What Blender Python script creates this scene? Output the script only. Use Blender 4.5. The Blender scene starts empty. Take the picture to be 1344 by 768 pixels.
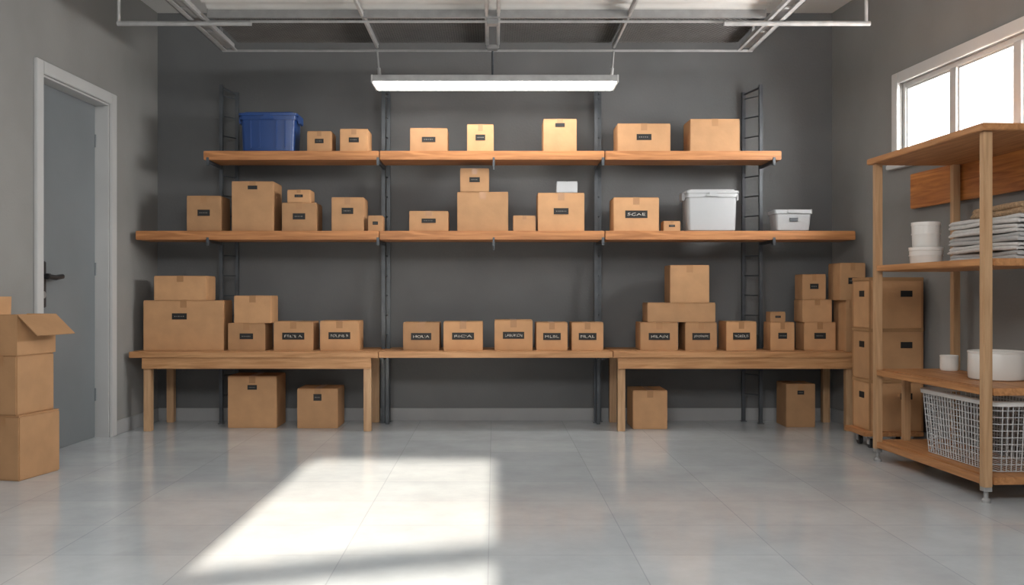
import bpy, bmesh, math, random
from mathutils import Matrix, Vector
random.seed(4)
S = bpy.context.scene
COL = S.collection
F = 1200.0; VX = 648.0; VY = 387.0; H = 1.0
def PX(x, d): return (x - VX) * d / F
def PZ(y, d): return H + (VY - y) * d / F

# ------------------------------------------------------------------ materials
def new_mat(name):
    m = bpy.data.materials.new(name); m.use_nodes = True
    nt = m.node_tree; b = nt.nodes['Principled BSDF']
    return m, nt, b
def ramp(nt, c0, c1, p0=0.3, p1=0.7):
    r = nt.nodes.new('ShaderNodeValToRGB')
    r.color_ramp.elements[0].position = p0; r.color_ramp.elements[0].color = (*c0, 1)
    r.color_ramp.elements[1].position = p1; r.color_ramp.elements[1].color = (*c1, 1)
    return r
def noisy(name, c, rough=0.6, metal=0.0, scale=8, amt=0.12, bump=0.0, bscale=80, stretch=(1,1,1), coat=0.0):
    m, nt, b = new_mat(name)
    tc = nt.nodes.new('ShaderNodeTexCoord'); mp = nt.nodes.new('ShaderNodeMapping')
    mp.inputs['Scale'].default_value = stretch
    nt.links.new(tc.outputs['Object'], mp.inputs[0])
    n = nt.nodes.new('ShaderNodeTexNoise'); n.inputs['Scale'].default_value = scale; n.inputs['Detail'].default_value = 6
    nt.links.new(mp.outputs[0], n.inputs['Vector'])
    r = ramp(nt, [v*(1-amt) for v in c], [min(1, v*(1+amt)) for v in c])
    nt.links.new(n.outputs['Fac'], r.inputs[0]); nt.links.new(r.outputs[0], b.inputs['Base Color'])
    b.inputs['Roughness'].default_value = rough; b.inputs['Metallic'].default_value = metal
    b.inputs['Coat Weight'].default_value = coat
    if bump:
        n2 = nt.nodes.new('ShaderNodeTexNoise'); n2.inputs['Scale'].default_value = bscale
        nt.links.new(mp.outputs[0], n2.inputs['Vector'])
        bp = nt.nodes.new('ShaderNodeBump'); bp.inputs['Strength'].default_value = bump; bp.inputs['Distance'].default_value = 0.01
        nt.links.new(n2.outputs['Fac'], bp.inputs['Height']); nt.links.new(bp.outputs[0], b.inputs['Normal'])
    return m
def card(name, c):
    m, nt, b = new_mat(name)
    tc = nt.nodes.new('ShaderNodeTexCoord')
    n = nt.nodes.new('ShaderNodeTexNoise'); n.inputs['Scale'].default_value = 9; n.inputs['Detail'].default_value = 8
    nt.links.new(tc.outputs['Object'], n.inputs['Vector'])
    r = ramp(nt, [v*.92 for v in c], [v*1.08 for v in c]); nt.links.new(n.outputs['Fac'], r.inputs[0])
    oi = nt.nodes.new('ShaderNodeObjectInfo')
    mr = nt.nodes.new('ShaderNodeMapRange'); mr.inputs['To Min'].default_value = .80; mr.inputs['To Max'].default_value = 1.16
    nt.links.new(oi.outputs['Random'], mr.inputs['Value'])
    hs = nt.nodes.new('ShaderNodeHueSaturation')
    nt.links.new(mr.outputs[0], hs.inputs['Value']); nt.links.new(r.outputs[0], hs.inputs['Color'])
    nt.links.new(hs.outputs[0], b.inputs['Base Color'])
    b.inputs['Roughness'].default_value = .7
    w = nt.nodes.new('ShaderNodeTexNoise'); w.inputs['Scale'].default_value = 60
    nt.links.new(tc.outputs['Object'], w.inputs['Vector'])
    bp = nt.nodes.new('ShaderNodeBump'); bp.inputs['Strength'].default_value = .06; bp.inputs['Distance'].default_value = .01
    nt.links.new(w.outputs['Fac'], bp.inputs['Height']); nt.links.new(bp.outputs[0], b.inputs['Normal'])
    return m
def wood(name, c0, c1, axis, rough=.5):
    m, nt, b = new_mat(name)
    tc = nt.nodes.new('ShaderNodeTexCoord'); mp = nt.nodes.new('ShaderNodeMapping')
    sc = [14, 14, 14]; sc[axis] = .9; mp.inputs['Scale'].default_value = sc
    nt.links.new(tc.outputs['Object'], mp.inputs[0])
    n = nt.nodes.new('ShaderNodeTexNoise'); n.inputs['Scale'].default_value = 2.2; n.inputs['Detail'].default_value = 10; n.inputs['Distortion'].default_value = 1.2
    nt.links.new(mp.outputs[0], n.inputs['Vector'])
    r = ramp(nt, c0, c1, .32, .68); nt.links.new(n.outputs['Fac'], r.inputs[0])
    nt.links.new(r.outputs[0], b.inputs['Base Color']); b.inputs['Roughness'].default_value = rough
    bp = nt.nodes.new('ShaderNodeBump'); bp.inputs['Strength'].default_value = .15; bp.inputs['Distance'].default_value = .004
    nt.links.new(n.outputs['Fac'], bp.inputs['Height']); nt.links.new(bp.outputs[0], b.inputs['Normal'])
    return m
def emis(name, c, s):
    m, nt, b = new_mat(name)
    b.inputs['Base Color'].default_value = (.9,.9,.9,1)
    b.inputs['Emission Color'].default_value = (*c, 1); b.inputs['Emission Strength'].default_value = s
    return m
M = {}
M['wall'] = noisy('wall_paint', (.240,.237,.231), .85, scale=1.6, amt=.10, bump=.12, bscale=60)
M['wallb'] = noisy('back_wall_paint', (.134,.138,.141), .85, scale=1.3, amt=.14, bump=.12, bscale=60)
M['ceil'] = noisy('ceiling_paint', (.80,.79,.77), .9, scale=2, amt=.03)
M['trim'] = noisy('trim_paint', (.47,.475,.475), .5, scale=3, amt=.05)
M['trimw'] = noisy('window_paint', (.60,.60,.59), .45, scale=3, amt=.04)
M['base'] = noisy('baseboard_paint', (.31,.315,.32), .6, scale=3, amt=.06)
M['door'] = noisy('door_paint', (.175,.193,.208), .5, scale=2.5, amt=.06, bump=.05)
M['card'] = card('cardboard', (.480,.268,.130))
M['carddark'] = card('cardboard_inside', (.36,.20,.09))
M['tape'] = noisy('packing_tape', (.385,.205,.095), .3, amt=.05)
M['black'] = noisy('black_label', (.010,.010,.010), .6, amt=.1)
M['ink'] = noisy('pale_ink', (.50,.48,.44), .6, amt=.04)
M['ink2'] = noisy('dim_ink', (.20,.19,.18), .6, amt=.04)
M['woodx'] = wood('shelf_wood_x', (.33,.128,.040), (.55,.245,.090), 0)
M['woody'] = wood('shelf_wood_y', (.35,.150,.055), (.56,.275,.115), 1)
M['woodz'] = wood('leg_wood_z', (.40,.232,.115), (.56,.355,.20), 2)
M['benchx'] = wood('bench_wood_x', (.38,.180,.070), (.58,.315,.145), 0)
M['plank'] = wood('plank_wood', (.32,.095,.02), (.62,.25,.065), 1, .4)
M['steel'] = noisy('dark_steel', (.075,.085,.096), .4, .3, scale=12, amt=.2)
M['galv'] = noisy('galvanised_steel', (.45,.45,.45), .42, .2, scale=14, amt=.12)
M['rail'] = noisy('grey_rail_steel', (.30,.30,.30), .45, .2, scale=14, amt=.12)
M['rib'] = noisy('ribbed_sheet', (.60,.59,.57), .55, .0, scale=6, amt=.06)
M['mesh'] = noisy('mesh_wire', (.115,.112,.108), .5, .1)
M['mback'] = noisy('mesh_backing', (.012,.012,.013), .8)
M['blue'] = noisy('blue_plastic', (.016,.055,.20), .35, scale=5, amt=.06)
M['bluel'] = noisy('blue_plastic_lid', (.022,.070,.245), .35, scale=5, amt=.06)
M['white'] = noisy('white_plastic', (.40,.415,.43), .38, scale=5, amt=.03)
M['ceramic'] = noisy('white_ceramic', (.76,.74,.71), .3, scale=5, amt=.02)
M['towel'] = noisy('grey_towel', (.62,.61,.60), .95, scale=30, amt=.08, bump=.35, bscale=200)
M['towel2'] = noisy('dark_grey_towel', (.46,.46,.46), .95, scale=30, amt=.08, bump=.35, bscale=200)
M['woven'] = noisy('brown_woven', (.42,.28,.165), .95, scale=60, amt=.3, bump=.8, bscale=120)
M['wire'] = noisy('basket_wire', (.56,.57,.58), .4, .1)
M['rubber'] = noisy('dark_rubber', (.022,.022,.024), .45)
M['lamp'] = emis('lamp_diffuser', (1,.97,.91), 13)
# floor
m, nt, b = new_mat('floor_tiles')
tc = nt.nodes.new('ShaderNodeTexCoord'); mp = nt.nodes.new('ShaderNodeMapping'); mp.inputs['Location'].default_value = (.02, .17, 0)
nt.links.new(tc.outputs['Object'], mp.inputs[0])
bk = nt.nodes.new('ShaderNodeTexBrick'); bk.offset = 0.0
bk.inputs['Scale'].default_value = 1; bk.inputs['Brick Width'].default_value = .56; bk.inputs['Row Height'].default_value = .46
bk.inputs['Mortar Size'].default_value = .0032; bk.inputs['Mortar Smooth'].default_value = .6
bk.inputs['Color1'].default_value = (.52,.56,.59,1); bk.inputs['Color2'].default_value = (.575,.61,.635,1); bk.inputs['Mortar'].default_value = (.44,.47,.495,1)
nt.links.new(mp.outputs[0], bk.inputs['Vector'])
n1 = nt.nodes.new('ShaderNodeTexNoise'); n1.inputs['Scale'].default_value = 2.6; n1.inputs['Detail'].default_value = 9; n1.inputs['Roughness'].default_value = .66
nt.links.new(tc.outputs['Object'], n1.inputs['Vector'])
r1 = ramp(nt, (.85,.855,.86), (1.07,1.07,1.07), .30, .72); nt.links.new(n1.outputs['Fac'], r1.inputs[0])
mx = nt.nodes.new('ShaderNodeMix'); mx.data_type = 'RGBA'; mx.blend_type = 'MULTIPLY'; mx.inputs[0].default_value = 1
nt.links.new(bk.outputs['Color'], mx.inputs[6]); nt.links.new(r1.outputs[0], mx.inputs[7])
nt.links.new(mx.outputs[2], b.inputs['Base Color'])
b.inputs['Roughness'].default_value = .12
b.inputs['Specular IOR Level'].default_value = .8
M['floor'] = m
# glass
m, nt, b = new_mat('window_glass')
tr = nt.nodes.new('ShaderNodeBsdfTransparent'); gl = nt.nodes.new('ShaderNodeBsdfGlossy'); gl.inputs['Roughness'].default_value = .03
ms = nt.nodes.new('ShaderNodeMixShader'); ms.inputs[0].default_value = .05
nt.links.new(tr.outputs[0], ms.inputs[1]); nt.links.new(gl.outputs[0], ms.inputs[2])
nt.links.new(ms.outputs[0], nt.nodes['Material Output'].inputs['Surface'])
M['glass'] = m

# ------------------------------------------------------------------ mesh helpers
def box(bm, x0, x1, y0, y1, z0, z1, bev=0.0, mtx=None, seg=2):
    r = bmesh.ops.create_cube(bm, size=1)
    vs = r['verts']
    for v in vs:
        v.co = Vector(((x0+x1)/2 + v.co.x*(x1-x0), (y0+y1)/2 + v.co.y*(y1-y0), (z0+z1)/2 + v.co.z*(z1-z0)))
    if mtx is not None: bmesh.ops.transform(bm, matrix=mtx, verts=vs)
    if bev > 0:
        es = list({e for v in vs for e in v.link_edges})
        bmesh.ops.bevel(bm, geom=es, offset=bev, segments=seg, affect='EDGES', clamp_overlap=True)
def tube(bm, p0, p1, r, seg=10, r2=None):
    p0, p1 = Vector(p0), Vector(p1); d = p1 - p0
    q = d.to_track_quat('Z', 'Y').to_matrix().to_4x4()
    bmesh.ops.create_cone(bm, cap_ends=True, segments=seg, radius1=r, radius2=r if r2 is None else r2, depth=d.length,
                          matrix=Matrix.Translation((p0+p1)/2) @ q)
def path(bm, pts, r, seg=8):
    for a, c in zip(pts[:-1], pts[1:]): tube(bm, a, c, r, seg)
def lathe(bm, prof, seg=32, c=(0,0,0)):
    rings = []
    for r, z in prof:
        if r < 1e-5: rings.append([bm.verts.new((c[0], c[1], c[2]+z))])
        else: rings.append([bm.verts.new((c[0]+r*math.cos(2*math.pi*i/seg), c[1]+r*math.sin(2*math.pi*i/seg), c[2]+z)) for i in range(seg)])
    for A, B in zip(rings[:-1], rings[1:]):
        for i in range(seg):
            j = (i+1) % seg
            if len(A) == 1 and len(B) > 1: bm.faces.new((A[0], B[j], B[i]))
            elif len(B) == 1 and len(A) > 1: bm.faces.new((A[i], A[j], B[0]))
            elif len(A) > 1: bm.faces.new((A[i], A[j], B[j], B[i]))
def rrect(hw, hd, r, n=5):
    r = min(r, hw*.99, hd*.99); pts = []
    for cx, cy, a0 in ((hw-r, hd-r, 0), (-hw+r, hd-r, 90), (-hw+r, -hd+r, 180), (hw-r, -hd+r, 270)):
        for k in range(n):
            a = math.radians(a0 + 90*k/(n-1)); pts.append((cx + r*math.cos(a), cy + r*math.sin(a)))
    return pts
def loft(bm, rings, cap0=True, cap1=True):
    R = []
    for z, hw, hd, r in rings: R.append([bm.verts.new((x, y, z)) for x, y in rrect(hw, hd, r)])
    n = len(R[0])
    for A, B in zip(R[:-1], R[1:]):
        for i in range(n): bm.faces.new((A[i], A[(i+1)%n], B[(i+1)%n], B[i]))
    if cap0: bm.faces.new(list(reversed(R[0])))
    if cap1: bm.faces.new(R[-1])
def obj(name, bm, mat, parent=None, smooth=False):
    bmesh.ops.recalc_face_normals(bm, faces=bm.faces)
    me = bpy.data.meshes.new(name); bm.to_mesh(me); bm.free()
    me.materials.append(mat)
    if smooth:
        for p in me.polygons: p.use_smooth = True
        me.set_sharp_from_angle(angle=math.radians(35))
    o = bpy.data.objects.new(name, me); COL.objects.link(o)
    if parent: o.parent = parent
    return o
def B(): return bmesh.new()
def one(*a, **k):
    bm = B(); box(bm, *a, **k); return bm
def rod(p0, p1, r, seg=10):
    bm = B(); tube(bm, p0, p1, r, seg); return bm
def tag(o, label, cat, group=None):
    o['label'] = label; o['category'] = cat
    if group: o['group'] = group
    return o
def thing(name, label, cat, loc=(0,0,0), rz=0, group=None):
    o = bpy.data.objects.new(name, None); o.empty_display_size = .05; COL.objects.link(o)
    o.location = loc; o.rotation_euler = (0,0,rz)
    return tag(o, label, cat, group)
def struct(name, bm, mat, loc=(0,0,0), rz=0):
    o = obj(name, bm, mat); o.location = loc; o.rotation_euler = (0,0,rz); o['kind'] = 'structure'
    return o
def sempty(name, loc, rz):
    o = bpy.data.objects.new(name, None); COL.objects.link(o); o.location = loc; o.rotation_euler = (0,0,rz); o['kind'] = 'structure'
    return o

# ------------------------------------------------------------------ room
YB = 7.27; XL = -2.672; XR = 2.69; CZ = 3.24; YF = -1.5
AL = -.04; AR = math.atan(.1)
struct('floor', one(-3.3, 3.75, YF-.1, YB+.12, -.1, 0), M['floor'])
struct('ceiling', one(-3.3, 3.75, YF-.1, YB+.12, CZ, CZ+.1), M['ceil'])
struct('wall_back', one(XL-.2, XR+.2, YB, YB+.12, 0, CZ), M['wallb'])
bm = B()
DY0, DY1, DZ = -1.74, -.84, 2.34
box(bm, -.16, 0, DY1, .1, 0, CZ); box(bm, -.16, 0, -8.9, DY0, 0, CZ); box(bm, -.16, 0, DY0, DY1, DZ, CZ)
struct('wall_left', bm, M['wall'], (XL, YB, 0), AL)
WY0, WY1, WZ0, WZ1 = -2.95, -1.0, 1.90, 2.45
bm = B()
box(bm, 0, .2, WY1, .1, 0, CZ); box(bm, 0, .2, -8.9, WY0, 0, CZ); box(bm, 0, .2, WY0, WY1, 0, WZ0); box(bm, 0, .2, WY0, WY1, WZ1, CZ)
struct('wall_right', bm, M['wall'], (XR, YB, 0), AR)
OX0, OX1, OZ0, OZ1 = -1.10, 0.0, 1.0, 2.60
bm = B()
box(bm, -3.3, OX0, YF-.1, YF, 0, CZ); box(bm, OX1, 3.75, YF-.1, YF, 0, CZ)
box(bm, OX0, OX1, YF-.1, YF, 0, OZ0); box(bm, OX0, OX1, YF-.1, YF, OZ1, CZ)
struct('wall_front', bm, M['wall'])
w2 = sempty('window_2', ((OX0+OX1)/2, YF-.055, 1.79), 0)
gb = obj('glazing_bar', one(-.56, .56, -.02, .02, -.05, .05), M['trimw'], w2); gb.rotation_euler = (0, math.radians(-7), 0)
struct('baseboard_back', one(XL+.01, XR-.01, YB-.015, YB, 0, .10, bev=.004), M['base'])
bm = B(); box(bm, 0, .015, DY1+.08, -.016, 0, .10, bev=.004); box(bm, 0, .015, -8.6, DY0-.08, 0, .10, bev=.004)
struct('baseboard_left', bm, M['base'], (XL, YB, 0), AL)
bm = B(); box(bm, -.015, 0, -8.6, -.016, 0, .10, bev=.004)
struct('baseboard_right', bm, M['base'], (XR, YB, 0), AR)
# door
d = sempty('door_1', (XL, YB, 0), AL)
bm = B(); cw = .078
box(bm, 0, .022, DY1, DY1+cw, 0, DZ+cw, bev=.004); box(bm, 0, .022, DY0-cw, DY0, 0, DZ+cw, bev=.004); box(bm, 0, .022, DY0, DY1, DZ, DZ+cw, bev=.004)
obj('casing', bm, M['trim'], d)
bm = B(); box(bm, -.15, 0, DY1-.012, DY1, 0, DZ); box(bm, -.15, 0, DY0, DY0+.012, 0, DZ); box(bm, -.15, 0, DY0+.012, DY1-.012, DZ-.012, DZ)
box(bm, -.155, -.136, DY0, DY1, 0, .03); box(bm, -.155, -.136, DY0, DY0+.04, 0, DZ); box(bm, -.155, -.136, DY1-.04, DY1, 0, DZ); box(bm, -.155, -.136, DY0, DY1, DZ-.04, DZ)
obj('jamb', bm, M['trim'], d)
obj('panel', one(-.135, -.095, DY0+.013, DY1-.013, .001, DZ-.013, bev=.002), M['door'], d)
hy = DY0+.165
hd = obj('handle', one(-.095, -.078, hy-.048, hy+.048, .92, 1.21, bev=.005), M['rubber'], d)
bm = B(); tube(bm, (-.078, hy, 1.115), (-.03, hy, 1.115), .018, 14); path(bm, [(-.040, hy-.012, 1.115), (-.036, hy+.08, 1.108), (-.040, hy+.17, 1.118)], .016, 12)
obj('lever', bm, M['rubber'], hd, True)
obj('lock', rod((-.078, hy, 1.0), (-.066, hy, 1.0), .022, 20), M['rail'], hd, True)
for z in (.3, 1.18, 2.08):
    obj('hinge', rod((-.09, DY1-.016, z-.045), (-.09, DY1-.016, z+.045), .006), M['door'], d, True)
# window 1
w = sempty('window_1', (XR, YB, 0), AR)
bm = B(); cw = .075
box(bm, -.022, 0, WY1, WY1+cw, WZ0-cw*.3, WZ1+cw, bev=.004); box(bm, -.022, 0, WY0-cw, WY0, WZ0-cw*.3, WZ1+cw, bev=.004)
box(bm, -.022, 0, WY0, WY1, WZ1, WZ1+cw, bev=.004)
obj('casing', bm, M['trimw'], w)
obj('sill', one(-.05, .03, WY0-.1, WY1+.1, WZ0-.035, WZ0, bev=.005), M['trimw'], w)
bm = B(); fx0, fx1 = .02, .06; fr = .034
box(bm, fx0, fx1, WY1-fr, WY1, WZ0, WZ1, bev=.003); box(bm, fx0, fx1, WY0, WY0+fr, WZ0, WZ1, bev=.003)
box(bm, fx0, fx1, WY0+fr, WY1-fr, WZ1-fr, WZ1, bev=.003); box(bm, fx0, fx1, WY0+fr, WY1-fr, WZ0, WZ0+fr, bev=.003)
obj('frame', bm, M['trimw'], w)
divs = [WY1-fr, -1.58, -2.18, WY0+fr]
for y in divs[1:-1]:
    obj('mullion', one(fx0-.006, fx1, y-.034, y+.034, WZ0+fr, WZ1-fr, bev=.003), M['trim'], w)
for k in range(3):
    bm = B(); t = .014
    y1 = divs[k]-(.034 if k else 0); y0 = divs[k+1]+(.034 if k < 2 else 0)
    box(bm, fx0+.01, fx1-.01, y1-t, y1, WZ0+fr, WZ1-fr); box(bm, fx0+.01, fx1-.01, y0, y0+t, WZ0+fr, WZ1-fr)
    box(bm, fx0+.01, fx1-.01, y0+t, y1-t, WZ0+fr, WZ0+fr+t); box(bm, fx0+.01, fx1-.01, y0+t, y1-t, WZ1-fr-t, WZ1-fr)
    sh = obj('sash', bm, M['trim'], w)
    obj('pane', one(fx0+.018, fx0+.022, y0+t, y1-t, WZ0+fr+t, WZ1-fr-t), M['glass'], sh)

# ------------------------------------------------------------------ wall shelving
SY0, SY1 = 6.75, 7.05
Z1 = PZ(198, SY0); Z2 = PZ(303, SY0); ZB = .585; T = .066
def ladder(xf, yf, xr, yr, hf, hr, label, bx, t=.0135):
    su = thing('ladder_upright', label, 'upright', (xf, yf, 0), 0, 'dark steel ladder uprights')
    dx, dy = xr-xf, yr-yf
    for x, y, h in ((0, 0, hf), (dx, dy, hr)):
        u = obj('post', one(x-t, x+t, y-t, y+t, 0, h, bev=.002), M['steel'], su)
        obj('foot_plate', one(x-t-.008, x+t+.008, y-t-.008, y+t, 0, .006), M['steel'], u)
    z = .22
    while z < min(hf, hr)-.04:
        obj('rung', rod((0, 0, z), (dx, dy, z), .0052, 8), M['steel'], su, True); z += .155
    obj('rung', rod((0, 0, hf-.02), (dx, dy, hr-.02), .009, 8), M['steel'], su, True)
    for zb in (Z1-T, Z2-T):
        x = bx-xf; bm = B(); yy = SY0-yf
        box(bm, x-.010, x+.010, yy, -t, zb-.022, zb-.0005, bev=.002)
        box(bm, x-.010, x+.010, yy-.007, yy-.0005, zb-.030, zb+.018, bev=.002)
        box(bm, x-.010, x+.010, yy-.007, yy+.02, zb-.040, zb-.022, bev=.002)
        obj('bracket', bm, M['steel'], su)
ladder(-2.112, 7.09, -2.03, 7.23, 2.63, 2.60, 'dark steel ladder upright at the far left, beside the blue tub', -2.112)
ladder(2.07, 7.09, 1.975, 7.23, 2.63, 2.60, 'dark steel ladder upright at the far right, behind the grey-white bin', 2.07)
ladder(-.862, 7.15, -.830, 7.22, 2.61, 2.60, 'dark steel upright under the left end of the strip light', -.855, .0145)
ladder(.800, 7.15, .834, 7.22, 2.61, 2.60, 'dark steel upright under the right end of the strip light', .807, .0145)
def board(x0, x1, z, label, hookx=None):
    xc = (x0+x1)/2
    o = obj('shelf_board', one(x0-xc, x1-xc, SY0, SY1, -T, 0, bev=.004), M['woodx']); o.location = (xc, 0, z)
    tag(o, label, 'shelf', 'orange wooden shelf boards')
    if hookx is not None:
        bm = B(); x = hookx-xc
        box(bm, x-.008, x+.008, SY0-.008, SY0, -T-.05, -T+.018, bev=.002)
        path(bm, [(x, SY0-.005, -T-.045), (x, SY0-.012, -T-.070), (x, SY0-.030, -T-.080)], .005)
        obj('hook', bm, M['steel'], o)
for z, xa, xb, nm in ((Z1, -2.143, 2.126, 'upper'), (Z2, -2.645, 2.672, 'lower')):
    board(xa, -.848, z, 'left orange wooden board of the %s wall shelf, ending at the left inner upright' % nm)
    board(-.842, .818, z, 'middle orange wooden board of the %s wall shelf, with a dark hook' % nm, 0)
    board(.824, xb, z, 'right orange wooden board of the %s wall shelf, beyond the right inner upright' % nm)

# ------------------------------------------------------------------ benches
def bench(x0, x1, fy, label, lxs, rear, front_legs=True):
    xc = (x0+x1)/2
    t = thing('workbench', label, 'workbench', (xc, 6.85, 0), 0, 'low wooden workbenches')
    f = fy-6.85
    bm = B(); box(bm, x0-xc, x1-xc, f, .20, ZB-.045, ZB, bev=.004)
    for a, c in rear: box(bm, a-xc, c-xc, .196, .395, ZB-.045, ZB-.001)
    obj('tabletop', bm, M['benchx'], t)
    lw = .055; a, c = lxs[0]-xc, lxs[1]-xc
    if front_legs:
        obj('apron', one(a-.03, c+.03, f+.012, f+.037, ZB-.125, ZB-.045, bev=.002), M['benchx'], t)
        obj('apron', one(a+.03, c-.03, .33, .355, ZB-.115, ZB-.045, bev=.002), M['benchx'], t)
        for cx in (a, c):
            obj('leg', one(cx-lw/2, cx+lw/2, f+.038, f+.038+lw, 0, ZB-.046, bev=.003), M['woodz'], t)
            obj('leg', one(cx-lw/2, cx+lw/2, .31, .365, 0, ZB-.046, bev=.003), M['woodz'], t)
    else:
        for cx in (a, c):
            obj('leg', one(cx-.012, cx+.012, .205, .265, 0, ZB-.046, bev=.002), M['steel'], t)
            obj('cleat', one(cx-.012, cx+.012, f+.06, .265, ZB-.065, ZB-.0455), M['steel'], t)
    return t
bench(-2.655, -.842, 6.65, 'low wooden workbench at the left, in the corner beside the grey door', (-2.535, -.925), ((-2.655, -2.15), (-1.99, -.885)))
bench(-.838, .868, 6.66, 'middle thin wooden benchtop without wooden legs, between the two apron benches', (-.822, .808), ((-.805, .777),), False)
bench(.872, 2.655, 6.65, 'low wooden workbench at the right, ending beside the crate dolly', (.935, 2.607), ((.872, 1.935), (2.11, 2.655)))

# ------------------------------------------------------------------ cartons
def text_bm(body, w, h, y):
    cu = bpy.data.curves.new('t', 'FONT'); cu.body = body; cu.size = 1; cu.offset = .002; cu.resolution_u = 3
    o = bpy.data.objects.new('t', cu); COL.objects.link(o)
    bpy.context.view_layer.update()
    me = bpy.data.meshes.new_from_object(o.evaluated_get(bpy.context.evaluated_depsgraph_get()))
    bpy.data.objects.remove(o); bpy.data.curves.remove(cu)
    bm = B(); bm.from_mesh(me); bpy.data.meshes.remove(me)
    xs = [v.co.x for v in bm.verts]; ys = [v.co.y for v in bm.verts]
    x0, x1, y0, y1 = min(xs), max(xs), min(ys), max(ys); sd = random.uniform(0, 9)
    for v in bm.verts:
        u = (v.co.x-(x0+x1)/2)/(x1-x0); q = (v.co.y-(y0+y1)/2)/(y1-y0)
        q2 = q + .09*math.sin(u*19+sd) + .06*math.sin(u*43+sd*2); u2 = u + .012*math.sin(q*6+u*30+sd)
        v.co = Vector((u2*w, y, q2*h))
    return bm
def carton(xc, yc, z, w, d, h, label, rz=0, text=None, lab=None, tab=False, group=None, mat='card', cat='box', name='cardboard_box', lsize=None, bev=.004):
    t = thing(name, label, cat, (xc, yc, z), rz, group)
    hw, hd = w/2, d/2; fl = .004
    obj('body', one(-hw, hw, -hd, hd, 0, h-fl, bev=bev), M[mat], t)
    for s in (-1, 1):
        a, c = sorted((s*.0015, s*(hw-.002)))
        obj('flap', one(a, c, -hd+.001, hd-.001, h-fl, h, bev=.0012, seg=1), M[mat], t)
    tw = min(.024, w*.09)
    if mat == 'card':
        bm = B(); box(bm, -tw, tw, -hd-.0008, hd, h, h+.0006); box(bm, -tw, tw, -hd-.0012, -hd, h-min(.055, h*.25), h+.0006)
        obj('tape', bm, M['tape'], t)
    if tab:
        obj('label', one(-min(.035,w*.14), min(.035,w*.14), -hd-.003, -hd-.0012, h-.06, h-.032), M['black'], t)
    if text or lab:
        if lsize: lw, lh = lsize
        elif text: lw, lh = w*.56, min(.052, h*.27)
        else: lw, lh = min(.11, w*.36), min(.046, h*.21)
        u, v = (0, .5) if text else (lab if isinstance(lab, tuple) else (0, .52))
        cx, cz = u*w, v*h
        p = obj('label', one(cx-lw/2, cx+lw/2, -hd-.0025, -hd, cz-lh/2, cz+lh/2), M['black'], t)
        if text:
            bm = text_bm(text, lw*.80, lh*.36, -hd-.0032)
            for q in bm.verts: q.co.x += cx; q.co.z += cz
            obj('lettering', bm, M['ink'], p)
        else:
            bm = B(); x = cx-lw*.34
            while x < cx+lw*.30:
                k = random.uniform(.05, .10)*lw; g = random.uniform(.10, .18)*lh
                box(bm, x, x+k, -hd-.0032, -hd-.0026, cz-g*.5, cz+g*.5); x += k+.06*lw
            obj('lettering', bm, M['ink2'], p)
    return z+h
def C(x0, x1, yt, z, label, yf=6.80, d=.24, **k):
    X0 = PX(x0, yf+d if x0 >= VX else yf); X1 = PX(x1, yf+d if x1 <= VX else yf)
    Zt = PZ(yt, yf if yt < VY else yf+d)
    return carton((X0+X1)/2, yf+d/2, z, X1-X0, d, Zt-z, label, **k)

G1 = 'cardboard boxes on the top shelf'; G2 = 'cardboard boxes on the middle shelf'; G3 = 'cardboard boxes on the workbenches'; G4 = 'cardboard boxes under the workbenches'
C(403, 441, 172, Z1, 'small cardboard box with dark label on top shelf, directly beside the blue tub', lab=True, group=G1, d=.2)
C(446, 488, 169, Z1, 'small cardboard box on top shelf, second to the right of the blue tub', lab=True, group=G1, d=.22)
C(538, 589, 168, Z1, 'wide low cardboard box on top shelf, just right of the left inner upright', lab=True, group=G1, d=.2)
C(613, 648, 163, Z1, 'narrow upright cardboard box on top shelf nearest its middle hook', lab=True, group=G1, d=.2)
C(711, 757, 156, Z1, 'tall cardboard box with small tab at its upper edge, on top shelf', tab=True, group=G1, d=.22)
C(805, 880, 162, Z1, 'wide cardboard box with dark label on top shelf, beside the big plain box', lab=True, group=G1)
C(897, 971, 156, Z1, 'large plain unlabelled cardboard box at the right end of the top shelf', group=G1)
C(245, 302, 257, Z2, 'cardboard box at the far left end of the middle shelf', lab=True, group=G2)
C(304, 370, 238, Z2, 'tall cardboard box with dark tab on middle shelf below the blue tub', tab=True, group=G2, d=.27)
z = C(370, 423, 266, Z2, 'labelled cardboard box carrying a small flat box, right of the tall tabbed one', lab=True, group=G2)
C(377, 413, 249, z, 'small flat cardboard box stacked on a labelled box at left of middle shelf', lab=True, group=G2, d=.17)
C(435, 483, 259, Z2, 'squarish cardboard box on middle shelf beside the left inner upright', lab=(0, .6), group=G2)
C(483, 505, 283, Z2, 'tiny cardboard box on middle shelf right in front of the left inner upright', lab=True, group=G2, d=.13)
C(537, 590, 277, Z2, 'low wide cardboard box on middle shelf, left of the central two-box stack', lab=True, group=G2, d=.2)
z = C(600, 667, 252, Z2, 'largest central plain cardboard box on middle shelf with a small box on it', group=G2)
C(604, 642, 221, z, 'small labelled cardboard box on top of the large central plain box', lab=True, group=G2, d=.18)
C(673, 703, 283, Z2, 'tiny plain cardboard box on middle shelf right of the central stack', group=G2, d=.15)
z = C(704, 767, 253, Z2, 'cardboard box on middle shelf with a small white carton on top', lab=True, group=G2)
C(729, 758, 238, z, 'small white carton lying on a cardboard box on the middle shelf', d=.12, mat='white', name='white_carton')
C(800, 865, 259, Z2, 'cardboard box with white lettering on middle shelf, right of the right inner upright', text='5CAE', group=G2, lsize=(.165, .056))
C(867, 893, 290, Z2, 'tiny low cardboard box on middle shelf next to the grey-white lidded bin', lab=True, group=G2, d=.12)
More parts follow.
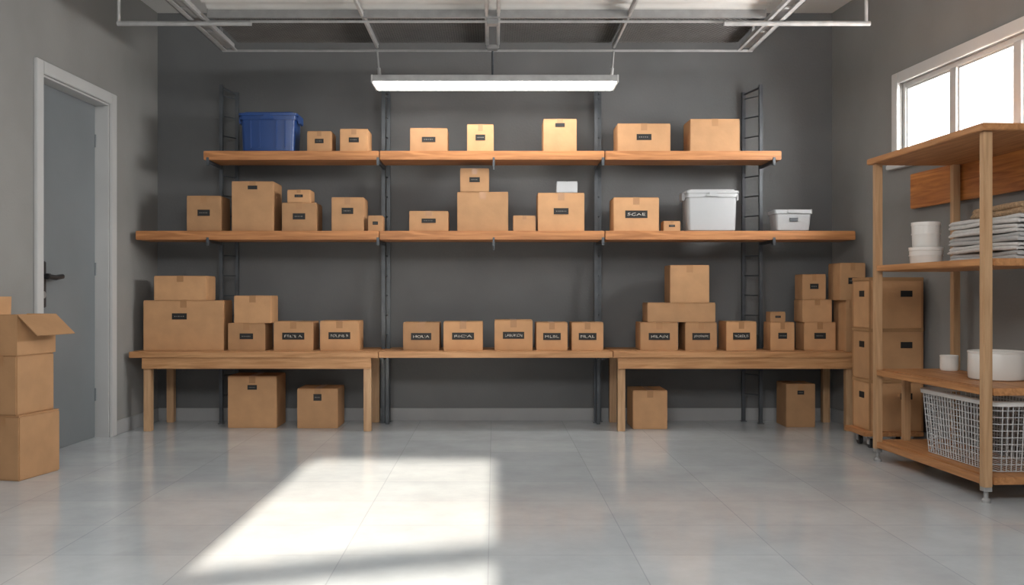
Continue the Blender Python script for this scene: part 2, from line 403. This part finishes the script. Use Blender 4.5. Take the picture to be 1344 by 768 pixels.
z = C(188, 305, 394, ZB, 'largest wide cardboard box on the left bench with a smaller one on top', lab=(-.05, .68), group=G3, d=.23)
C(202, 283, 362, z, 'plain cardboard box on top of the largest box of the left bench', group=G3, d=.23)
z = C(299, 358, 423, ZB, 'cardboard box on left bench, beside the largest box and carrying another', lab=True, group=G3)
C(307, 365, 388, z, 'plain cardboard box stacked second high, right of the largest left bench box', group=G3, d=.22)
C(359, 419, 421, ZB, 'lettered cardboard box on left bench, second from the right end', text="FEL'S A", group=G3)
C(420, 477, 420, ZB, 'lettered cardboard box at right end of the left bench', text='FOLINS B', group=G3)
C(529, 579, 422, ZB, 'lettered cardboard box at left end of the middle bench row', text="HOL'A", group=G3)
C(582, 634, 421, ZB, 'lettered cardboard box second from left on the middle bench', text="RIC'A", group=G3)
C(649, 699, 419, ZB, 'slightly taller lettered cardboard box at the centre of the middle bench', text='LABUKCN', group=G3)
C(702, 745, 422, ZB, 'lettered cardboard box second from right on the middle bench', text='MLBL', group=G3)
C(747, 792, 422, ZB, 'lettered cardboard box at right end of the middle bench row', text='FILAL', group=G3)
z = C(834, 890, 422, ZB, 'lettered cardboard box at left end of right bench, base of the tall stack', text='MILAIN', group=G3)
C(891, 941, 422, ZB, 'lettered cardboard box on right bench, right-hand base of the tall stack', text='JOHOONOIC', group=G3)
z = C(843, 939, 397, z+.001, 'wide flat plain cardboard box lying across two lettered boxes', group=G3)
C(872, 931, 348, z, 'upright cardboard box topmost in the tall stack of the right bench', tab=False, group=G3, d=.23)
C(943, 993, 421, ZB, 'lettered cardboard box on right bench immediately right of the tall stack', text='MORDUS', group=G3)
z = C(1002, 1043, 422, ZB, 'cardboard box on right bench carrying a tiny box, beside the three-high stack', lab=True, group=G3, d=.18)
C(1005, 1031, 409, z, 'tiny cardboard box on a small box beside the right ladder upright', lab=True, group=G3, d=.12)
z = C(1044, 1097, 422, ZB, 'bottom cardboard box of the three-high stack on the right bench', lab=True, group=G3, d=.2)
z = C(1042, 1092, 393, z, 'middle plain cardboard box of the three-high stack on the right bench', group=G3, d=.2)
C(1043, 1084, 360, z, 'top labelled cardboard box of the three-high stack on the right bench', lab=True, group=G3, d=.18)
z = C(1094, 1121, 394, ZB, 'narrow tall plain cardboard box at right end of the right bench', yf=6.66, d=.24, group=G3)
C(1087, 1136, 345, z, 'cardboard box on top of the narrow tall one in the right corner', yf=6.66, d=.24, lab=True, group=G3)
C(299, 375, 489, 0, 'large cardboard box on the floor under the left bench, nearer the door', yf=6.86, d=.3, lab=(0, .78), group=G4, lsize=(.07,.035))
C(390, 452, 505, 0, 'smaller cardboard box on the floor under the left bench, right of the large one', yf=6.84, d=.3, lab=(0, .78), group=G4, lsize=(.06,.05))
C(823, 876, 507, 0, 'plain cardboard box on the floor under the left end of the right bench', yf=6.80, d=.3, group=G4)
C(1019, 1070, 500, 0, 'cardboard box on the floor under the right end of the right bench', yf=6.9, d=.24, lab=(0, .8), lsize=(.05,.03), group=G4)

# ------------------------------------------------------------------ plastic bins
def bin_(name, label, X0, X1, yf, d, z, h, mat, lidmat, lid=True, lab=False, ribs=False, k=.94, cr=.022):
    t = thing(name, label, 'bin', ((X0+X1)/2, yf+d/2, z)); hw, hd = (X1-X0)/2, d/2
    bw, bd = hw-.014, hd-.012; lz = h-.030 if lid else h
    bm = B()
    loft(bm, [(0, bw*k-.01, bd*k-.01, cr), (.010, bw*k, bd*k, cr), (lz-.03, bw*.985, bd*.985, cr), (lz-.03, bw+.006, bd+.006, cr), (lz, bw+.006, bd+.006, cr),
              (lz, bw-.008, bd-.008, cr), (.015, bw*k-.012, bd*k-.012, cr)])
    obj('body', bm, mat, t, True)
    if ribs:
        for s in (-.62, -.3, .3, .62):
            x = s*bw; f0 = -bd*k; f1 = -bd*.985
            a = math.atan2(f0-f1, lz-.05)
            obj('rib', one(x-.006, x+.006, f1-.006, f1+.012, .03, lz-.032, bev=.002, mtx=Matrix.Translation((0, f1, lz-.03)) @ Matrix.Rotation(a, 4, 'X') @ Matrix.Translation((0, -f1, -(lz-.03)))), mat, t)
    if lid:
        bm = B(); loft(bm, [(lz+.0005, hw-.004, hd-.004, cr), (lz+.0005, hw, hd, cr), (lz+.018, hw, hd, cr), (lz+.021, hw-.010, hd-.010, cr), (lz+.021, hw*.86, hd*.80, cr), (h, hw*.85, hd*.78, cr)])
        obj('lid', bm, lidmat, t, True)
    for s in (-1, 1):
        x = s*(hw+.002)
        if lid: obj('latch', one(x-.010, x+.010, -.055, .055, lz-.05, lz+.012, bev=.005), lidmat, t)
    bm = B(); box(bm, -.05, .05, -hd-.004, -hd+.004, lz-.026, lz-.004, bev=.003)
    if lid: box(bm, -.028, .028, -hd-.006, -hd+.001, lz-.02, lz+.012, bev=.003)
    obj('handle', bm, lidmat, t)
    if lab: obj('label', one(-.03, .03, -bd-.004, -bd+.008, h*.45, h*.62), M['steel'], t)
    return t
bin_('storage_tub', 'dark blue plastic storage tub with lid at left of the top shelf', PX(312, 6.78), PX(399, 7.04), 6.78, .26, Z1, PZ(146, 6.78)-Z1, M['blue'], M['bluel'], ribs=True, cr=.03)
bin_('storage_bin', 'large grey-white plastic bin with lid on the middle shelf', PX(891, 7.04), PX(971, 6.78), 6.78, .26, Z2, PZ(248, 6.78)-Z2, M['white'], M['white'])
bin_('storage_bin', 'low white plastic tray bin with small label at right end of the middle shelf', PX(1005, 6.99), PX(1069, 6.78), 6.78, .21, Z2, PZ(275, 6.78)-Z2, M['white'], M['white'], lid=False, lab=True, k=.9)

# ------------------------------------------------------------------ left stack by the door
LA = -.197; LX, LY = -2.608, 5.075; G5 = 'cardboard boxes stacked by the door'
z = carton(LX, LY, 0, .205, .33, .350, 'bottom cardboard box of the stack on the floor by the grey door', rz=LA, group=G5, bev=.006)
z = carton(LX-.014, LY-.008, z, .188, .315, .325, 'middle cardboard box of the stack by the grey door', rz=LA+.03, group=G5, bev=.006)
t = thing('cardboard_box', 'open cardboard box with spread flaps on top of the stack by the door', 'box', (LX-.008, LY-.002, z), LA, G5)
hw, hd, h = .092, .155, .215; k = .004
bm = B(); box(bm, -hw, hw, -hd, hd, 0, k); box(bm, -hw, -hw+k, -hd, hd, k, h); box(bm, hw-k, hw, -hd, hd, k, h); box(bm, -hw+k, hw-k, -hd, -hd+k, k, h); box(bm, -hw+k, hw-k, hd-k, hd, k, h)
obj('body', bm, M['card'], t)
def flapm(px, py, ax, ang): return Matrix.Translation((px, py, h)) @ Matrix.Rotation(math.radians(ang), 4, ax)
obj('flap', one(0, .165, -hd, hd, 0, k, mtx=flapm(hw, 0, 'Y', 42)), M['card'], t)
obj('flap', one(-k, 0, -hd, .02, 0, .10, mtx=flapm(-hw+k, 0, 'Y', 2)), M['card'], t)
obj('flap', one(-hw+.006, hw-.006, 0, .10, 0, k, mtx=flapm(0, -hd, 'X', -35)), M['carddark'], t)
obj('flap', one(-hw+.006, hw-.006, -.10, 0, 0, k, mtx=flapm(0, hd-.004, 'X', 40)), M['carddark'], t)

# ------------------------------------------------------------------ crate dolly
cx0, cx1, cy0, cy1 = 2.432, 2.782, 5.92, 6.20
dt = thing('dolly', 'low wooden dolly on casters carrying crates beside the wooden rack', 'dolly', ((cx0+cx1)/2, (cy0+cy1)/2, 0))
dw, dd = (cx1-cx0)/2-.0, (cy1-cy0)/2
obj('platform', one(-dw-.045, dw-.01, -dd-.03, dd+.02, .085, .115, bev=.004), M['woody'], dt)
for sx in (-1, 1):
    for sy in (-1, 1):
        c = obj('caster', one(-.022, .022, -.022, .022, .07, .085), M['galv'], dt); c.location = (sx*(dw-.05)-.02, sy*(dd-.05), 0)
        bm = B(); box(bm, -.018, -.014, -.014, .018, .025, .07); box(bm, .014, .018, -.014, .018, .025, .07); box(bm, -.018, .018, -.014, .018, .066, .07)
        obj('fork', bm, M['galv'], c)
        obj('wheel', rod((-.012, 0, .03), (.012, 0, .03), .03, 20), M['rubber'], c, True)
def crate(z, h, label, dx=0):
    w, d_ = cx1-cx0, cy1-cy0; hw, hd = w/2, d_/2
    t = thing('crate', label, 'crate', ((cx0+cx1)/2+dx, (cy0+cy1)/2, z), 0, 'cardboard crates on the dolly')
    obj('body', one(-hw+.004, hw-.004, -hd+.004, hd-.004, 0, h-.012, bev=.004), M['card'], t)
    e = .012
    for sx in (-1, 1):
        for sy in (-1, 1):
            a, b_ = sorted((sx*hw, sx*(hw-e))); c, dd_ = sorted((sy*hd, sy*(hd-e)))
            obj('corner_strip', one(a, b_, c, dd_, 0, h-.022, bev=.002), M['tape'], t)
    obj('lid', one(-hw-.002, hw+.002, -hd-.002, hd+.002, h-.022, h, bev=.003), M['carddark'], t)
    obj('label', one(.03, .105, -hd+.0015, -hd+.004, h*.62, h*.62+.04), M['black'], t)
    obj('label', one(-hw+.0015, -hw+.004, -.05, .03, h*.62, h*.62+.04), M['black'], t)
    return z+h
zt = PZ(364, cy0); hh = (zt-.115)/3
z = crate(.115, hh, 'bottom crate resting on the dolly platform')
z = crate(z, hh, 'middle crate of the stack on the dolly')
crate(z, hh, 'top crate of the stack on the dolly')

# ------------------------------------------------------------------ wooden rack
RA = .0545; RX, RY = 2.31, 5.5
def RW(lx, ly): return (RX + lx*math.cos(RA) - ly*math.sin(RA), RY + lx*math.sin(RA) + ly*math.cos(RA))
rk = thing('storage_rack', 'pale wooden open rack with four shelves standing under the window', 'rack', (RX, RY, 0), RA)
RL, RD = 1.1, .48; p = .021
for lx in (0, RD):
    for ly in (0, -RL):
        pl = obj('post', one(lx-p, lx+p, ly-p, ly+p, .075, 1.785, bev=.003), M['woodz'], rk)
        bm = B(); tube(bm, (lx, ly, .02), (lx, ly, .075), .011, 12); lathe(bm, [(0,0),(.022,0),(.022,.012),(.012,.022),(0,.022)], 16, (lx, ly, 0)); box(bm, lx-.019, lx+.019, ly-.019, ly+.019, .055, .075)
        obj('foot', bm, M['rail'], pl, True)
for zt, ov in ((1.82, True), (1.175, False), (.552, False), (.125, False)):
    bm = B()
    if ov: box(bm, -.045, RD+.04, -RL-.05, .05, zt-.034, zt, bev=.004)
    else: box(bm, p+.001, RD-p-.001, -RL-.03, .03, zt-.036, zt, bev=.003)
    obj('shelf', bm, M['woody'], rk)
for zz in (.085, .517, 1.141):
    obj('rail', one(-.018, .018, -RL+p+.001, -p-.001, zz, zz+.034, bev=.003), M['woody'], rk)
obj('support_post', one(.15, .19, -.03, .01, .125, .516, bev=.003), M['woodz'], rk)

# plank on the wall
pk = obj('wall_plank', one(-.045, -.018, -2.95, -1.2, 1.57, 1.80, bev=.004), M['plank'])
pk.location = (XR, YB, 0); pk.rotation_euler = (0,0,AR); tag(pk, 'wide orange wooden plank fixed on the wall below the window', 'plank')
for y in (-1.4, -2.1, -2.8): obj('batten', one(-.018, 0, y-.03, y+.03, 1.6, 1.77), M['plank'], pk)

# things on the rack
S2, S3, S4 = 1.175, .552, .125
def at(lx, ly, z): x, y = RW(lx, ly); return (x, y, z)
def canister(lx, ly, z, r, h, label):
    t = thing('canister', label, 'canister', at(lx, ly, z), 0, 'white canisters')
    bm = B(); lathe(bm, [(0,0),(r*.9,0),(r*.95,.008),(r,h-.02),(r*1.03,h-.018),(r*1.03,h),(r*.95,h),(r*.93,h-.01),(r*.88,.01),(0,.01)], 40)
    obj('body', bm, M['ceramic'], t, True)
    bm = B(); lathe(bm, [(r*.97,h*.5),(r*1.02,h*.5),(r*1.02,h*.56),(r*.97,h*.56)], 40)
    obj('band', bm, M['ceramic'], t, True)
    return z+h
z = canister(.19, -.2, S2, .090, .1, 'wide white round canister at the bottom of the pair beside the towels')
canister(.19, -.2, z, .077, .145, 'taller white round canister standing on the wider one beside the towels')
t = thing('mug', 'small white mug with handle between canisters and folded towels', 'mug', at(.365, -.29, S2))
bm = B(); lathe(bm, [(0,0),(.036,0),(.042,.006),(.045,.16),(.041,.16),(.038,.01),(0,.01)], 32); obj('body', bm, M['ceramic'], t, True)
bm = B(); path(bm, [(-.04,-.02,.125),(-.066,-.033,.12),(-.074,-.037,.085),(-.066,-.033,.05),(-.04,-.02,.045)], .007); obj('handle', bm, M['ceramic'], t, True)
def towel(z, w, L, th, lx, ly, mat, label, name='folded_towel', cat='towel', group='folded towels on the rack'):
    t = thing(name, label, cat, at(lx, ly, z), RA+random.uniform(-.02,.02), group)
    def slab(bm, z0, t0, seed, inset):
        n = 30; prof = []
        for i in range(9):
            a = -math.pi/2 - math.pi*i/8; prof.append((-w/2+t0/2+inset+math.cos(a)*t0/2, z0+t0/2+math.sin(a)*t0/2))
        m_ = 9
        for i in range(1, m_): prof.append((-w/2+t0/2+inset+(w-t0)*i/m_, z0+t0))
        prof.append((w/2, z0+t0)); prof.append((w/2, z0))
        for i in range(m_-1, 0, -1): prof.append((-w/2+t0/2+inset+(w-t0)*i/m_, z0))
        rings = []
        for k in range(n+1):
            y = -L/2+L*k/n; e = 1-max(0, (abs(y)-(L/2-.012))/.012)*.35
            rings.append([bm.verts.new((x+.007*math.sin(y*8+seed), y+.005*math.sin(x*26+seed), z0+(zz-z0)*e+ (0 if zz <= z0+1e-4 else .0025*(math.sin(y*12+x*21+seed)-1)))) for x, zz in prof])
        q = len(prof)
        for A, Bq in zip(rings[:-1], rings[1:]):
            for i in range(q): bm.faces.new((A[i], A[(i+1)%q], Bq[(i+1)%q], Bq[i]))
        bm.faces.new(rings[0]); bm.faces.new(list(reversed(rings[-1])))
    bm = B(); slab(bm, 0, th*.54, z*50, 0); slab(bm, th*.48, th*.46+.003, z*70+1, .010)
    obj('cloth', bm, M[mat], t, True)
    return z+th+.003
z = S2; names = ['bottom grey folded towel of the stack on the rack', 'second grey folded towel from the bottom of the rack stack', 'third folded towel up, darker grey, in the rack stack', 'fourth pale grey folded towel up in the rack stack', 'top pale grey folded towel, just under the brown woven cloth']
for i, nm in enumerate(names):
    z = towel(z, .26+random.uniform(-.02,.02), .60+random.uniform(-.03,.03), (.047,.039,.045,.041,.043)[i], .315+random.uniform(-.010,.010), -.745, 'towel2' if i in (0,2) else 'towel', nm)
towel(z, .22, .44, .06, .335, -.80, 'woven', 'brown woven folded blanket on top of the grey towels', 'folded_blanket', 'blanket', None)
def bowl(lx, ly, z, r, h, label, name='bowl'):
    t = thing(name, label, 'bowl', at(lx, ly, z), 0, 'white bowls')
    bm = B(); lathe(bm, [(0,.004),(r*.7,.004),(r*.7,0),(r*.90,0),(r*.97,.006),(r*.995,h*.10),(r,h*.3),(r,h-.004),(r*.985,h),(r*.95,h-.004),(r*.945,h*.3),(r*.92,h*.12),(r*.85,.014),(0,.012)], 48)
    obj('body', bm, M['ceramic'], t, True)
    bm = B(); lathe(bm, [(r*.99,h-.012),(r*1.015,h-.010),(r*1.015,h-.002),(r*.99,h)], 48); obj('rim', bm, M['ceramic'], t, True)
bowl(.385, -.10, S3, .050, .09, 'small white bowl on the rack shelf near its rear post')
bowl(.315, -.68, S3, .138, .152, 'large straight-sided white pot on the rack shelf above the wire basket', 'serving_pot')
# wire basket
t = thing('wire_basket', 'white-rimmed wire laundry basket on the lowest rack shelf', 'basket', at(.255, -.70, S4), RA)
bw, bl, bh = .19, .35, .355
def ring(z, k): return [(x*k, y*k, z) for x, y in rrect(bw, bl, .06, 5)]
def kz(z): return .90+.10*z/bh
bm = B()
for i in range(11):
    z = .006+(bh-.02)*i/10; R = ring(z, kz(z)); R.append(R[0]); path(bm, R, .0026, 6)
per = []
for i in range(23):
    y = -bl+.05+(2*bl-.10)*i/22; per += [(-bw, y), (bw, y)]
for i in range(11):
    x = -bw+.05+(2*bw-.10)*i/10; per += [(x, -bl), (x, bl)]
for x, y in per:
    tube(bm, (x*kz(0), y*kz(0), .004), (x*kz(bh-.012), y*kz(bh-.012), bh-.012), .0026, 6)
for i in range(10):
    x = -bw+.03+(2*bw-.06)*i/9; tube(bm, (x*.9, -bl*.88, .008), (x*.9, bl*.88, .008), .0024, 6)
obj('wire_mesh', bm, M['wire'], t, True)
e = .026
bm = B(); loft(bm, [(bh-e, bw, bl, .06), (bh-e, bw+.008, bl+.008, .065), (bh-.006, bw+.012, bl+.012, .07), (bh, bw+.007, bl+.007, .065), (bh, bw-.005, bl-.005, .055), (bh-e, bw-.005, bl-.005, .055)], False, False)
obj('rim', bm, M['ceramic'], t, True)

# ------------------------------------------------------------------ overhead door and rails
OZ = 2.75
od = thing('overhead_door', 'raised overhead garage door with ribbed sheet, dark mesh panels and steel tracks', 'garage door', (0, 5.0, OZ))
ly = lambda Y: Y-5.0
XA, XB = -1.95, 1.86; YN = 3.4; YE = 6.56
bm = B(); n = int((5.80-YN)/.03); vs = []
for k in range(n+1):
    y = ly(YN+(5.80-YN)*k/n); zz = .060+(.0, .014, .014, .0)[k % 4]
    vs.append((bm.verts.new((XA+.14, y, zz)), bm.verts.new((XB-.14, y, zz))))
for a, b_ in zip(vs[:-1], vs[1:]): bm.faces.new((a[0], a[1], b_[1], b_[0]))
obj('ribbed_panel', bm, M['rib'], od)
for X, s in ((XA, 1), (XB, -1)):
    bm = B()
    for o_, wd in ((0, .036), (s*.085, .028)):
        xa, xb = sorted((X+o_, X+o_+s*wd))
        box(bm, xa, xb, ly(YN), ly(YE), 0, .006)
        xa, xb = sorted((X+o_, X+o_+s*.006)); box(bm, xa, xb, ly(YN), ly(YE), 0, .05)
    xa, xb = sorted((X+s*.030, X+s*.090)); box(bm, xa, xb, ly(YN), ly(YE), .018, .022)
    y = YN+.2
    while y < YE:
        xa, xb = sorted((X, X+s*.11)); box(bm, xa, xb, ly(y), ly(y)+.02, .006, .018); y += .5
    obj('track', bm, M['galv'], od)
for Y, r in ((YE, .008), (5.86, .008)):
    obj('crossbar', one(XA, XB, ly(Y)-r, ly(Y)+r, -.006, .009, bev=.004), M['galv'], od)
obj('crossbar', one(XA+.13, XB-.13, ly(5.80), ly(5.825), .01, .07, bev=.003), M['rail'], od)
for X in (-.835, -.045, .030, .86):
    bm = B(); box(bm, X-.009, X+.009, ly(YN), ly(YE)-.012, .014, .04, bev=.003); box(bm, X-.013, X+.013, ly(YN), ly(YE)-.012, .04, .045)
    obj('rail', bm, M['galv'], od)
for xa, xb in ((XA+.12, -.855), (-.815, -.062), (.048, .84), (.88, XB-.12)):
    bm = B(); y0, y1 = ly(5.89), ly(6.53); sp = .024
    L = xb-xa; Wd = y1-y0; c = -Wd
    while c < L:
        for fl in (0, 1):
            t0 = max(0, -c); t1 = min(Wd, L-c)
            if t1-t0 > .01:
                q0 = (xa+c+t0, y0+t0, .050) if not fl else (xa+c+t0, y1-t0, .053)
                q1 = (xa+c+t1, y0+t1, .050) if not fl else (xa+c+t1, y1-t1, .053)
                tube(bm, q0, q1, .0030, 4)
        c += sp*1.414
    mp_ = obj('mesh_panel', bm, M['mesh'], od)
    obj('backing', one(xa, xb, y0, y1, .060, .065), M['mback'], mp_)
for X in (XA+.03, XB-.03):
    for Y in (6.45, 5.1, 3.7): obj('ceiling_strut', one(X-.009, X+.009, ly(Y)-.009, ly(Y)+.009, .022, CZ-OZ), M['rail'], od)
obj('rail_coupling', one(-.045, .03, ly(5.83), ly(5.90), -.02, .02, bev=.004), M['rail'], od)
obj('rail_coupling', one(-.045, .03, ly(6.46), ly(6.52), -.01, .02, bev=.004), M['rail'], od)
for xs, xe, xv, nm in ((-2.40, -1.545, -2.39, 'left'), (1.467, 2.40, 2.375, 'right')):
    t = thing('hanging_rod', 'grey horizontal steel rod hanging from the ceiling beside the %s track' % nm, 'rod', ((xs+xe)/2, 5.83, 2.730), 0, 'hanging rods')
    c = (xs+xe)/2
    obj('bar', rod((xs-c, 0, 0), (xe-c, 0, 0), .0155, 14), M['galv'], t, True)
    obj('drop_rod', rod((xv-c, 0, 0), (xv-c, 0, CZ-2.730), .011, 12), M['galv'], t, True)

# strip light
lx0, lx1 = PX(488, 6.4), PX(811, 6.4); lc = (lx0+lx1)/2; lw = (lx1-lx0)/2
t = thing('strip_light', 'long glowing white strip light hung above the shelves', 'light', (lc, 6.53, 2.49))
bm = B(); box(bm, -lw, lw, -.135, .135, .006, .050, bev=.004); box(bm, -lw+.1, lw-.1, -.05, .05, .05, .062, bev=.005); obj('housing', bm, M['rail'], t)
obj('diffuser', one(-lw+.012, lw-.012, -.128, .128, -.002, .006, bev=.002), M['lamp'], t)
for s in (-1, 1):
    obj('end_cap', one(s*lw-.006, s*lw+.006, -.137, .137, -.004, .052, bev=.003), M['galv'], t)
for X in (-.835, .86):
    bm = B(); x = X-lc; s = 1 if X < 0 else -1
    tube(bm, (x+s*.02, 0, .048), (x, .025, .255), .007)
    tube(bm, (x+s*.022, 0, .05), (x+s*.014, .005, .13), .013)
    obj('hanger', bm, M['galv'], t, True)
obj('conduit', rod((-lc-.008, 0, .06), (-lc-.008, 0, .25), .008), M['steel'], t, True)

# ------------------------------------------------------------------ lights
def area(name, loc, rot, sx, sy, e, c=(1,1,1)):
    l = bpy.data.lights.new(name, 'AREA'); l.shape = 'RECTANGLE'; l.size = sx; l.size_y = sy; l.energy = e; l.color = c
    o = bpy.data.objects.new(name, l); COL.objects.link(o); o.location = loc; o.rotation_euler = rot; return o
area('front_fill', (0, .6, 3.0), (math.radians(55), 0, 0), 3.2, .9, 128, (1,.98,.95))
area('low_fill', (0, -.9, 1.4), (math.radians(116), 0, 0), 4.0, 1.2, 17, (1,.98,.95))
# daylight outside the side window, beyond the glass
wl = area('window_daylight', (XR+.45+.1*2.0, YB-2.0, 2.35), (0, math.radians(80), AR), 1.2, 2.6, 480, (1,.98,.95))
l = bpy.data.lights.new('sun', 'SUN'); l.energy = 18.5; l.angle = math.radians(1.0); l.color = (1,.89,.75)
o = bpy.data.objects.new('sun', l); COL.objects.link(o); o.rotation_euler = (math.radians(70), 0, 0)
wd = bpy.data.worlds.new('world'); S.world = wd; wd.use_nodes = True
wd.node_tree.nodes['Background'].inputs[0].default_value = (1,.99,.97,1); wd.node_tree.nodes['Background'].inputs[1].default_value = 2.5

# ------------------------------------------------------------------ camera
cam = bpy.data.cameras.new('camera'); co = bpy.data.objects.new('camera', cam); COL.objects.link(co)
cam.sensor_width = 36; cam.lens = F/1344*36; cam.shift_x = (672-VX)/1344; cam.shift_y = (VY-384)/1344
co.location = (0, 0, H); co.rotation_euler = (math.radians(90), 0, 0)
S.camera = co
S.view_settings.view_transform = 'Standard'
